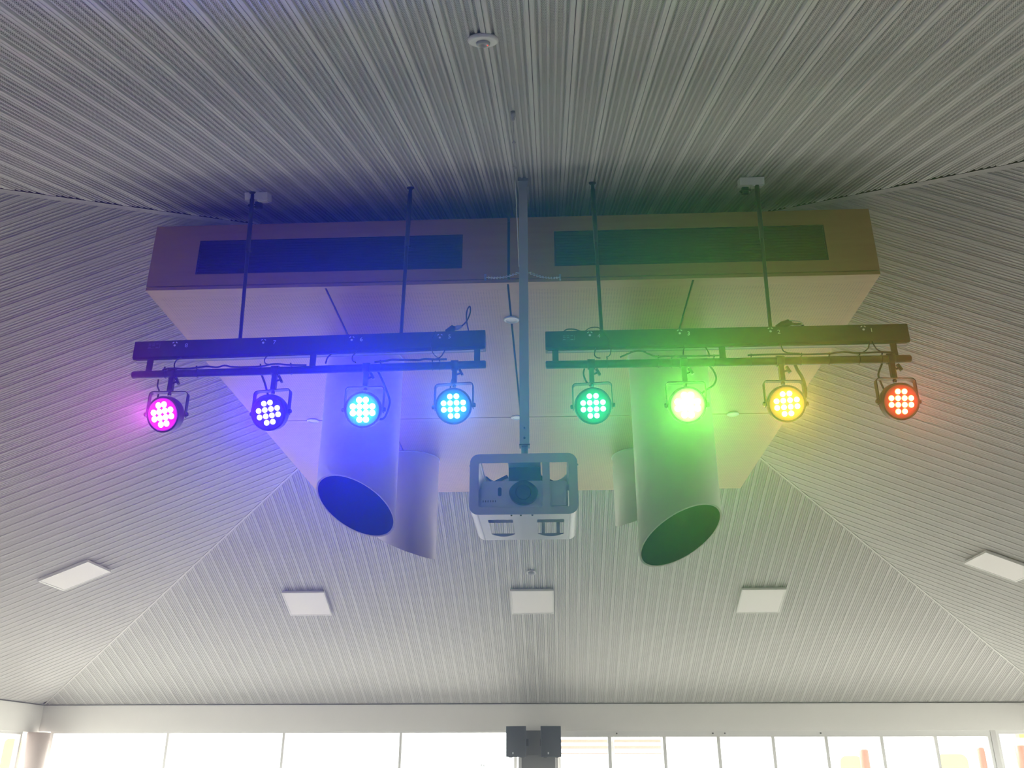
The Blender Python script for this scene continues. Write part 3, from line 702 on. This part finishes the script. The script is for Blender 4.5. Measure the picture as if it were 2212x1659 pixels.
obj('plug_body', MB().tube([(1.268, 4.53, 3.866), (1.300, 4.52, 3.877), (1.335, 4.515, 3.884), (1.352, 4.515, 3.880)], [0.010, 0.018, 0.020, 0.012], 12), M['blackplastic'], pl)
obj('plug_lead', MB().tube(smooth_path([(1.352, 4.515, 3.880), (1.372, 4.51, 3.872), (1.398, 4.51, 3.872), (1.415, 4.515, 3.863)], 3), 0.006, 7), M['rubber'], pl)
obj('lead_coil', MB().tube(smooth_path([(1.335, 4.50, 3.892), (1.365, 4.50, 3.888), (1.395, 4.50, 3.880), (1.41, 4.505, 3.868), (1.38, 4.515, 3.866), (1.34, 4.52, 3.870)], 3), 0.003, 6), M['steel'], pl)
cable([(0.083, 4.52, 3.852), (0.1, 4.51, 3.866), (0.125, 4.51, 3.870), (0.154, 4.51, 3.866), (0.19, 4.525, 3.859)], 0.004, 'low cable loop on top of the right beam, above its rating plate', group=cg)
cable([(0.205, 4.52, 3.858), (0.23, 4.50, 3.868), (0.259, 4.49, 3.868), (0.288, 4.485, 3.858), (0.322, 4.478, 3.810), (0.342, 4.475, 3.748), (0.337, 4.472, 3.69), (0.314, 4.47, 3.674)], 0.0026, 'thin wire arching over the beam front beside number 4', group=cg)
cable([(0.261, 4.502, 3.745), (0.253, 4.49, 3.700), (0.264, 4.485, 3.680), (0.283, 4.476, 3.672)], 0.0035, 'short black cable from beam to pipe above the sea green stage light', group=cg)
cable([(0.39, 4.47, 3.672), (0.436, 4.465, 3.690), (0.47, 4.462, 3.703), (0.513, 4.462, 3.702), (0.546, 4.465, 3.686), (0.583, 4.47, 3.674), (0.64, 4.47, 3.672), (0.712, 4.47, 3.674), (0.79, 4.47, 3.672), (0.93, 4.47, 3.672)], 0.0048,
      'black cable humped over the right pipe between numbers 4 and 3', ties=[(0.32, 0, 3.646), (0.60, 0, 3.646), (0.67, 0, 3.646), (0.90, 0, 3.646)], group=cg)
cable([(0.750, 4.502, 3.748), (0.738, 4.49, 3.705), (0.736, 4.478, 3.676)], 0.0035, 'short black cable from beam to pipe above the blinding lime stage light', group=cg)
cable([(0.866, 4.52, 3.748), (0.878, 4.50, 3.70), (0.874, 4.48, 3.672)], 0.0042, 'short black cable stub right of the lamp under number 3', group=cg)
cable([(1.272, 4.50, 3.752), (1.276, 4.485, 3.703), (1.287, 4.478, 3.688), (1.307, 4.474, 3.680), (1.36, 4.472, 3.676)], 0.0035, 'black cable curving onto the pipe above the amber stage light', group=cg)
cable([(1.753, 4.50, 3.752), (1.734, 4.485, 3.705), (1.700, 4.474, 3.676)], 0.0035, 'left one of the two cables dropping to the pipe below number 1', group=cg)
cable([(1.768, 4.50, 3.752), (1.775, 4.485, 3.704), (1.792, 4.476, 3.682), (1.822, 4.474, 3.676), (1.853, 4.472, 3.674)], 0.0035, 'right one of the two cables dropping to the pipe below number 1', group=cg)
cable([(1.08, 4.47, 3.670), (1.25, 4.47, 3.672), (1.40, 4.47, 3.668), (1.512, 4.47, 3.670), (1.559, 4.47, 3.675), (1.605, 4.47, 3.677), (1.656, 4.47, 3.671), (1.717, 4.47, 3.671), (1.794, 4.47, 3.673), (1.86, 4.47, 3.668)], 0.005,
      'black cable tied along the right half of the right pipe', ties=[(1.10, 0, 3.645), (1.37, 0, 3.645), (1.52, 0, 3.644), (1.68, 0, 3.644), (1.80, 0, 3.644)], group=cg)
hg = 'black leads hanging from the pipes to the stage lights'
cable([(-2.190, 4.528, 3.615), (-2.192, 4.535, 3.576), (-2.181, 4.54, 3.549), (-2.187, 4.55, 3.500), (-2.175, 4.558, 3.440), (-2.125, 4.563, 3.41)], 0.0045, 'double black lead hanging left of the magenta stage light', group=hg)
cable([(-1.601, 4.525, 3.624), (-1.583, 4.535, 3.581), (-1.568, 4.545, 3.533), (-1.547, 4.56, 3.47), (-1.535, 4.565, 3.43)], 0.006, 'black lead slanting down to the deep blue stage light', group=hg)
cable([(-0.951, 4.525, 3.643), (-0.928, 4.54, 3.597), (-0.905, 4.55, 3.545), (-0.882, 4.555, 3.480), (-0.884, 4.555, 3.43), (-0.905, 4.56, 3.375), (-0.940, 4.565, 3.37), (-0.975, 4.57, 3.39)], 0.006, 'black lead bowing round the right of the bright blue stage light', group=hg)
cable([(-0.530, 4.512, 3.58), (-0.543, 4.53, 3.54), (-0.54, 4.56, 3.47), (-0.53, 4.565, 3.44)], 0.0045, 'short black lead behind the stem of the pale cyan stage light', group=hg)
cable([(0.197, 4.528, 3.634), (0.191, 4.54, 3.607), (0.204, 4.545, 3.565), (0.228, 4.545, 3.535), (0.262, 4.55, 3.500), (0.262, 4.56, 3.45), (0.245, 4.565, 3.42)], 0.005, 'black lead crossing behind the yoke of the sea green stage light', group=hg)
cable([(0.878, 4.525, 3.640), (0.902, 4.535, 3.608), (0.914, 4.545, 3.568), (0.895, 4.555, 3.530), (0.843, 4.56, 3.498), (0.78, 4.565, 3.43)], 0.005, 'black lead bowing out right of the blinding green stage light', group=hg)
cable([(1.341, 4.525, 3.642), (1.354, 4.535, 3.607), (1.377, 4.545, 3.566), (1.388, 4.55, 3.509), (1.375, 4.555, 3.440), (1.30, 4.565, 3.40)], 0.009, 'thick black lead falling past the right of the amber stage light', group=hg)
cable([(1.812, 4.525, 3.633), (1.793, 4.535, 3.593), (1.787, 4.545, 3.564), (1.802, 4.555, 3.510), (1.83, 4.565, 3.44)], 0.0055, 'black lead kinked down the left of the red stage light', group=hg)

# ------------------------------------------------------------------ projector, its cage and pole
PX = -0.1325
pole = thing('projector_pole', 'long grey square steel pole from the ceiling to the projector cage', 'pole', (PX, 4.42, 3.02))
zt = roof_z(PX, 4.42)
obj('pole_shaft', MB().box(PX - 0.025, PX + 0.025, 4.395, 4.445, 3.150, zt + 0.01), M['steel'], pole)
obj('ceiling_collar', MB().box(PX - 0.031, PX + 0.031, 4.389, 4.451, zt - 0.028, zt - 0.010), M['steel'], pole)
obj('pole_collar', MB().box(PX - 0.0275, PX + 0.0275, 4.3925, 4.4475, 3.146, 3.152), M['slot'], pole)
obj('pole_neck', MB().tube([(PX, 4.42, 3.024), (PX, 4.42, 3.146)], 0.018, 16), M['steel'], pole)
obj('neck_bolt', MB().tube([(PX, 4.394, 3.185), (PX, 4.389, 3.185)], 0.006, 10), M['slot'], pole)
obj('neck_bolt', MB().tube([(PX, 4.394, 3.24), (PX, 4.389, 3.24)], 0.005, 10), M['slot'], pole)

CX0, CX1, CZ0, CZ1, CY0, CY1 = -0.392, 0.130, 2.716, 3.020, 4.16, 4.672
cage = thing('projector_cage', 'white rounded steel security cage around the projector', 'cage', (PX, 4.42, CZ0))
fy = lambda a, b, d: (a, d, b)
n_ = 6
outer = rrect(CX0, CX1, CZ0, CZ1, 0.045, n_)
innr = rrect(CX0 + 0.044, CX1 - 0.044, CZ0 + 0.036, CZ1 - 0.046, 0.008, n_)
obj('front_plate', MB().ring(outer, innr, fy, CY0, CY0 + 0.003), M['white'], cage)
innb = rrect(CX0 + 0.030, CX1 - 0.030, CZ0 + 0.034, CZ1 - 0.034, 0.02, n_)
obj('back_plate', MB().ring(outer, innb, fy, CY1 - 0.003, CY1), M['white'], cage)
# side wraps: rounded corners and sides (left and right halves)
def wrap(sel):
    k = MB(); P = [outer[i] for i in sel]
    cx, cz = PX, (CZ0 + CZ1) / 2
    m = len(P); V = []
    for y in (CY0 + 0.003, CY1 - 0.003):
        for a, b in P: V.append((a, y, b))
        for a, b in P: V.append((cx + (a - cx) * 0.992, y, cz + (b - cz) * 0.987))
    F = []
    for i in range(m - 1):
        F += [(i, i + 1, 2 * m + i + 1, 2 * m + i), (m + i, 3 * m + i, 3 * m + i + 1, m + i + 1)]
    F += [(0, 2 * m, 3 * m, m), (m - 1, 2 * m - 1, 4 * m - 1, 3 * m - 1)]
    k.add(V, F, True); return k
q = n_ + 1
obj('side_wrap', wrap(list(range(q, 3 * q))), M['white'], cage)
obj('side_wrap', wrap(list(range(3 * q, 4 * q)) + list(range(0, q))), M['white'], cage)
def holed_plate(z0, z1, holes, ya, yb, bulge_rear, bulge_front):
    k = MB(); xs_ = [CX0 + 0.045] + [v for h in holes for v in h] + [CX1 - 0.045]; fz = lambda a, b, d: (a, b, d)
    def rc(x0, x1, y0, y1): k.prism([(x0, y0), (x1, y0), (x1, y1), (x0, y1)], fz, z0, z1)
    for i in range(len(xs_) - 1):
        if i % 2 == 0: rc(xs_[i], xs_[i + 1], CY0 + 0.003, CY1 - 0.003)
        else:
            a, b = xs_[i], xs_[i + 1]
            rc(a, b, CY0 + 0.003, ya); rc(a, b, yb, CY1 - 0.003)
            N = 8
            for bul, y_, sg in ((bulge_rear, yb, -1), (bulge_front, ya, 1)):
                if bul <= 0: continue
                for j in range(N):
                    xa_, xb_ = a + (b - a) * j / N, a + (b - a) * (j + 1) / N
                    f0 = ((xa_ - (a + b) / 2) / ((b - a) / 2)) ** 2 * bul; f1 = ((xb_ - (a + b) / 2) / ((b - a) / 2)) ** 2 * bul
                    k.prism([(xa_, y_), (xb_, y_), (xb_, y_ + sg * f1), (xa_, y_ + sg * f0)], fz, z0, z1)
    return k
obj('bottom_plate', holed_plate(CZ0, CZ0 + 0.002, [(-0.308, -0.188), (-0.070, 0.062)], 4.255, 4.600, 0.055, 0.0), M['white'], cage)
obj('top_plate', holed_plate(CZ1 - 0.002, CZ1, [(-0.345, -0.215), (-0.050, 0.082)], 4.20, 4.62, 0.12, 0.10), M['white'], cage)
obj('divider_bar', MB().box(-0.040, -0.004, CY0 + 0.004, CY0 + 0.008, CZ0 + 0.034, CZ1 - 0.045), M['white'], cage)
for x in (-0.190, -0.145, -0.090):
    obj('lock_screw', MB().lathe([(0.005, 0), (0.004, -0.004)], (x, 4.172, CZ0 - 0.0002), (0, 0, 1), 10), M['slot'], cage)
for x in (-0.394, 0.132):
    obj('side_screw', MB().lathe([(0.006, -0.003), (0.005, 0.004)], (x, 4.20, 2.972), (math.copysign(1, x + 0.1), 0, 0), 10), M['steel'], cage)
obj('mount_bracket', MB().box(-0.213, -0.052, 4.37, 4.47, 2.902, 3.0175), M['slot'], cage)
for x in (-0.052, 0.025):
    obj('support_strut', MB().box(x, x + 0.018, 4.60, 4.612, CZ0 + 0.003, CZ1 - 0.003), M['white'], cage)
obj('support_strut', MB().obox((-0.28, 4.42, 2.955), (0.06, 0, 0.030), (0, 0.008, 0), (-0.004, 0, 0.008)), M['slot'], cage)
obj('support_strut', MB().obox((0.0, 4.42, 2.955), (0.06, 0, -0.025), (0, 0.008, 0), (0.004, 0, 0.008)), M['slot'], cage)
pj = thing('projector', 'pale grey projector with large dark lens inside the white cage', 'projector', (PX, 4.36, 2.765))
bodyprof = rrect(-0.338, 0.082, 2.764, 2.898, 0.016, 4)
obj('projector_body', MB().prism(bodyprof, fy, 4.215, 4.50), M['projector'], pj)
obj('lens_hood', MB().prism([(PX + 0.070 * math.cos(a) * (1.0 if math.sin(a) < 0.0 else 1.0 - 0.35 * math.sin(a) ** 2), 2.834 + 0.060 * math.sin(a)) for a in [2 * math.pi * j / 36 for j in range(36)]], fy, 4.185, 4.214), M['lens'], pj)
obj('lens_glass', MB().lathe([(0.038, 0.001), (0.034, 0.006), (0.018, 0.010), (0.004, 0.0115)], (PX, 4.185, 2.832), (0, -1, 0), 28), M['lens'], pj)
obj('sensor_window', MB().prism(rrect(-0.258, -0.240, 2.822, 2.866, 0.008, 4), fy, 4.212, 4.2148), M['lens'], pj)
for j in range(6):
    obj('vent_slot', MB().box(-0.331 + j * 0.012, -0.327 + j * 0.012, 4.213, 4.2148, 2.792, 2.802), M['slot'], pj)
obj('side_door', MB().prism(rrect(0.005, 0.076, 2.772, 2.890, 0.006, 3), fy, 4.210, 4.2148), M['projector'], pj)
cable([(-0.33, 4.42, 2.985), (-0.30, 4.40, 2.95), (-0.26, 4.41, 2.925), (-0.21, 4.42, 2.935), (-0.17, 4.44, 2.96)], 0.004, 'thin dark lead looping inside the top of the cage')
# bracing chain between pole and bulkhead edge
ch = thing('brace_chain', 'thin steel chain from pole to the bulkhead edge on both sides', 'chain', (PX, 4.45, 4.20))
ends = [(-0.392, 4.955, 4.475), (-0.160, 4.43, 4.195), (-0.105, 4.43, 4.195), (0.082, 4.955, 4.462)]
link = None
for a, b in ((Vector(ends[1]), Vector(ends[0])), (Vector(ends[2]), Vector(ends[3]))):
    n = 22; d = (b - a).normalized()
    for i in range(n):
        p = a.lerp(b, (i + 0.5) / n) + Vector((0, 0, -0.018 * 4 * ((i + 0.5) / n) * (1 - (i + 0.5) / n)))
        if link is None:
            pts = [Vector((0.015 * math.cos(t_), 0.0065 * math.sin(t_), 0)) for t_ in [2 * math.pi * j / 10 for j in range(11)]]
            lk = obj('link', MB().tube(pts, 0.0017, 5), M['steel'], ch, local=True); link = lk
        else:
            lk = bpy.data.objects.new('link', link.data); C.objects.link(lk); lk.parent = ch
        qd = d.to_track_quat('X', 'Z')
        lk.rotation_euler = (qd.to_matrix() @ Matrix.Rotation(math.radians(90 * (i % 2)), 3, 'X')).to_euler()
        lk.location = p - Vector(ch.location)
for e in (ends[0], ends[3]):
    obj('eye_hook', MB().box(e[0] - 0.006, e[0] + 0.006, e[1] - 0.004, e[1] + 0.0145, e[2] - 0.018, e[2] + 0.020), M['steel'], ch)
# brace wire from the slope to the pole
zt2 = roof_z(-0.142, 3.254)
bw = thing('brace_wire', 'thin wire with anchor and two clips, running from the slope to the pole', 'wire', (-0.142, 3.254, zt2))
A, B = Vector((-0.142, 3.254, zt2 - 0.03)), Vector((-0.158, 4.40, 4.215))
obj('wire', MB().tube([A, B], 0.0016, 6), M['steel'], bw)
s = SL['near']; obj('anchor', MB().lathe([(0.011, -0.002), (0.011, 0.020), (0.007, 0.024), (0.009, 0.034), (0.004, 0.044)], s.p(-0.142 - APEX.x, APEX.y - 3.254, 0), s.n, 14), M['steel'], bw)
for f_ in (0.14, 0.29):
    p = A.lerp(B, f_); d = (B - A).normalized(); obj('clip', MB().lathe([(0.003, -0.009), (0.0085, 0), (0.003, 0.009)], p, d, 10), M['steel'], bw)

# ------------------------------------------------------------------ speakers on the middle column
def speaker(cx, rz, label):
    t = thing('wall_speaker', label, 'speaker', (cx, 15.10, 1.79), 'charcoal speakers on the middle column')
    R = Matrix.Rotation(math.radians(rz), 3, 'Z'); c = Vector((cx, 15.12, 2.012))
    def pf(a, b, d): return c + R @ Vector((a, b, d))
    prof = [(-0.152, -0.10), (0.152, -0.10), (0.160, -0.09), (0.115, 0.115), (-0.115, 0.115), (-0.160, -0.09)]
    obj('cabinet', MB().prism(prof, pf, -0.222, 0.222), M['charcoal'], t)
    obj('speaker_grille', MB().prism([(-0.145, -0.208), (0.145, -0.208), (0.145, 0.208), (-0.145, 0.208)], lambda a, b, d: pf(a, -0.101 - d, b), 0, 0.006), M['grille'], t)
    obj('badge', MB().prism(rrect(-0.055, -0.035, -0.185, -0.155, 0.003, 2), lambda a, b, d: pf(a, -0.1075 - d, b), 0, 0.002), M['print'], t)
    for x in (-0.09, 0.09): obj('foot', MB().prism([(x - 0.025, -0.09), (x + 0.025, -0.09), (x + 0.025, -0.04), (x - 0.025, -0.04)], pf, -0.232, -0.2225), M['slot'], t)
speaker(-0.596, -10, 'left charcoal box speaker on the middle column under the bulkhead')
speaker(-0.078, 6, 'right charcoal box speaker on the middle column under the bulkhead')
bk = thing('speaker_bracket', 'grey mounting plate between the two charcoal speakers', 'bracket', (-0.33, 15.25, 1.8))
obj('mounting_plate', MB().box(-0.50, -0.16, 15.26, 15.30, 1.82, 2.18), M['colgrey'], bk)
obj('bracket_arm', MB().box(-0.46, -0.42, 15.17, 15.26, 1.95, 2.05), M['slot'], bk)
obj('bracket_arm', MB().box(-0.24, -0.20, 15.17, 15.26, 1.95, 2.05), M['slot'], bk)

# ------------------------------------------------------------------ outside the glass
mb = MB().box(-60, 60, -30, 70, -0.30, -0.121); o = struct('ground', mb, M['concrete'])
def post(x, y, h, r, mat, label):
    o = obj('play_post', MB().lathe([(r, 0), (r, h - 0.03), (r * 0.7, h)], (x, y, -0.12), (0, 0, 1), 16), mat, origin=(x, y, -0.12)); tag(o, label, 'post')
post(7.50, 24.0, 2.19, 0.11, M['red'], 'stout red post outdoors behind the middle of the right window bank')
post(10.30, 24.0, 2.23, 0.085, M['red'], 'left one of the twin red posts outdoors near the last mullion')
post(10.58, 24.0, 2.23, 0.085, M['red'], 'right one of the twin red posts outdoors near the last mullion')
post(11.25, 24.0, 2.28, 0.13, M['red'], 'red post outdoors at the far right edge of the photo')
o = obj('orange_block', MB().box(11.05, 11.26, 23.5, 23.7, 2.31, 2.42), M['orange'], origin=(11.15, 23.6, 2.3)); tag(o, 'small orange block outdoors above the far right red post', 'play equipment')
o = obj('yellow_panel', MB().prism(rrect(8.6, 9.3, -0.12, 2.0, 0.2, 4), fy, 29.9, 30.0), M['yellow'], origin=(8.95, 30, 0)); tag(o, 'pale yellow panel outdoors left of the stout red post', 'play equipment')
o = obj('yellow_panel', MB().prism(rrect(11.5, 12.4, -0.12, 2.05, 0.2, 4), fy, 29.9, 30.0), M['yellow'], origin=(11.95, 30, 0)); tag(o, 'pale yellow panel outdoors left of the twin red posts', 'play equipment')
o = obj('yellow_panel', MB().prism(rrect(-10.45, -10.15, -0.12, 2.15, 0.08, 4), fy, 17.9, 18.0), M['yellow'], origin=(-10.3, 18, 0)); tag(o, 'pale yellow strip outdoors beyond the left corner column', 'play equipment')
pg = thing('screen_frame', 'outdoor screen of timber slats behind the panes right of the speakers', 'screen', (1.1, 20.1, -0.12))
for x in (-0.05, 1.13, 2.17): obj('post', MB().box(x, x + 0.07, 20.1, 20.17, -0.12, 2.30), M['render'], pg)
for a, b in ((0.03, 1.12), (1.21, 2.16)):
    for z in (2.155, 2.035): obj('slat', MB().box(a, b, 20.0, 20.08, z - 0.03, z + 0.03), M['timberout'], pg)
    obj('slat', MB().box(a, b, 20.0, 20.08, 1.905, 1.93), M['timberout'], pg)
ob = thing('outbuilding', 'low pale outbuilding roof edge outdoors behind the left windows', 'building', (-4.8, 29, -0.12))
obj('wall', MB().box(-7.2, -2.5, 28.2, 31, -0.12, 1.6), M['render'], ob)
obj('roof_edge', MB().box(-7.4, -2.27, 28.0, 31.2, 1.6, 1.82), M['trim'], ob)
lp = thing('lamp_post', 'short outdoor post with T head behind the left windows', 'post', (-1.95, 26, -0.12))
obj('post_shaft', MB().tube([(-1.95, 26, -0.12), (-1.95, 26, 1.76)], 0.05, 10), M['steel'], lp)
obj('post_head', MB().box(-2.03, -1.83, 25.95, 26.05, 1.74, 1.80), M['steel'], lp)

# ------------------------------------------------------------------ added scattering volume that stands in for lens glare around the lamps
hz = bpy.data.materials.new('lens glare volume'); hz.use_nodes = True; nt = hz.node_tree; nt.nodes.clear()
out = nt.nodes.new('ShaderNodeOutputMaterial'); vs_ = nt.nodes.new('ShaderNodeVolumeScatter')
vs_.inputs['Color'].default_value = (1, 1, 1, 1); vs_.inputs['Density'].default_value = 0.014; vs_.inputs['Anisotropy'].default_value = 0.82
nt.links.new(vs_.outputs[0], out.inputs['Volume']); hz.cycles.homogeneous_volume = True
e = 0.06
a0 = [APEX + Vector((0, 0, -0.1))]; z_e = ZE - 0.10
V = [(X0 + e, Y0 + e, 0.05), (X1 - e, Y0 + e, 0.05), (X1 - e, Y1 - 0.55, 0.05), (X0 + e, Y1 - 0.55, 0.05), (X0 + e, Y0 + e, z_e), (X1 - e, Y0 + e, z_e), (X1 - e, Y1 - 0.55, z_e), (X0 + e, Y1 - 0.55, z_e), tuple(a0[0])]
m = MB().add(V, [(0, 3, 2, 1), (0, 1, 5, 4), (1, 2, 6, 5), (2, 3, 7, 6), (3, 0, 4, 7), (4, 5, 8), (5, 6, 8), (6, 7, 8), (7, 4, 8)])
o = obj('glare_volume', m, hz); o['kind'] = 'stuff'; tag(o, 'added thin volume standing in for lens glare of the coloured lights', 'glare_volume')
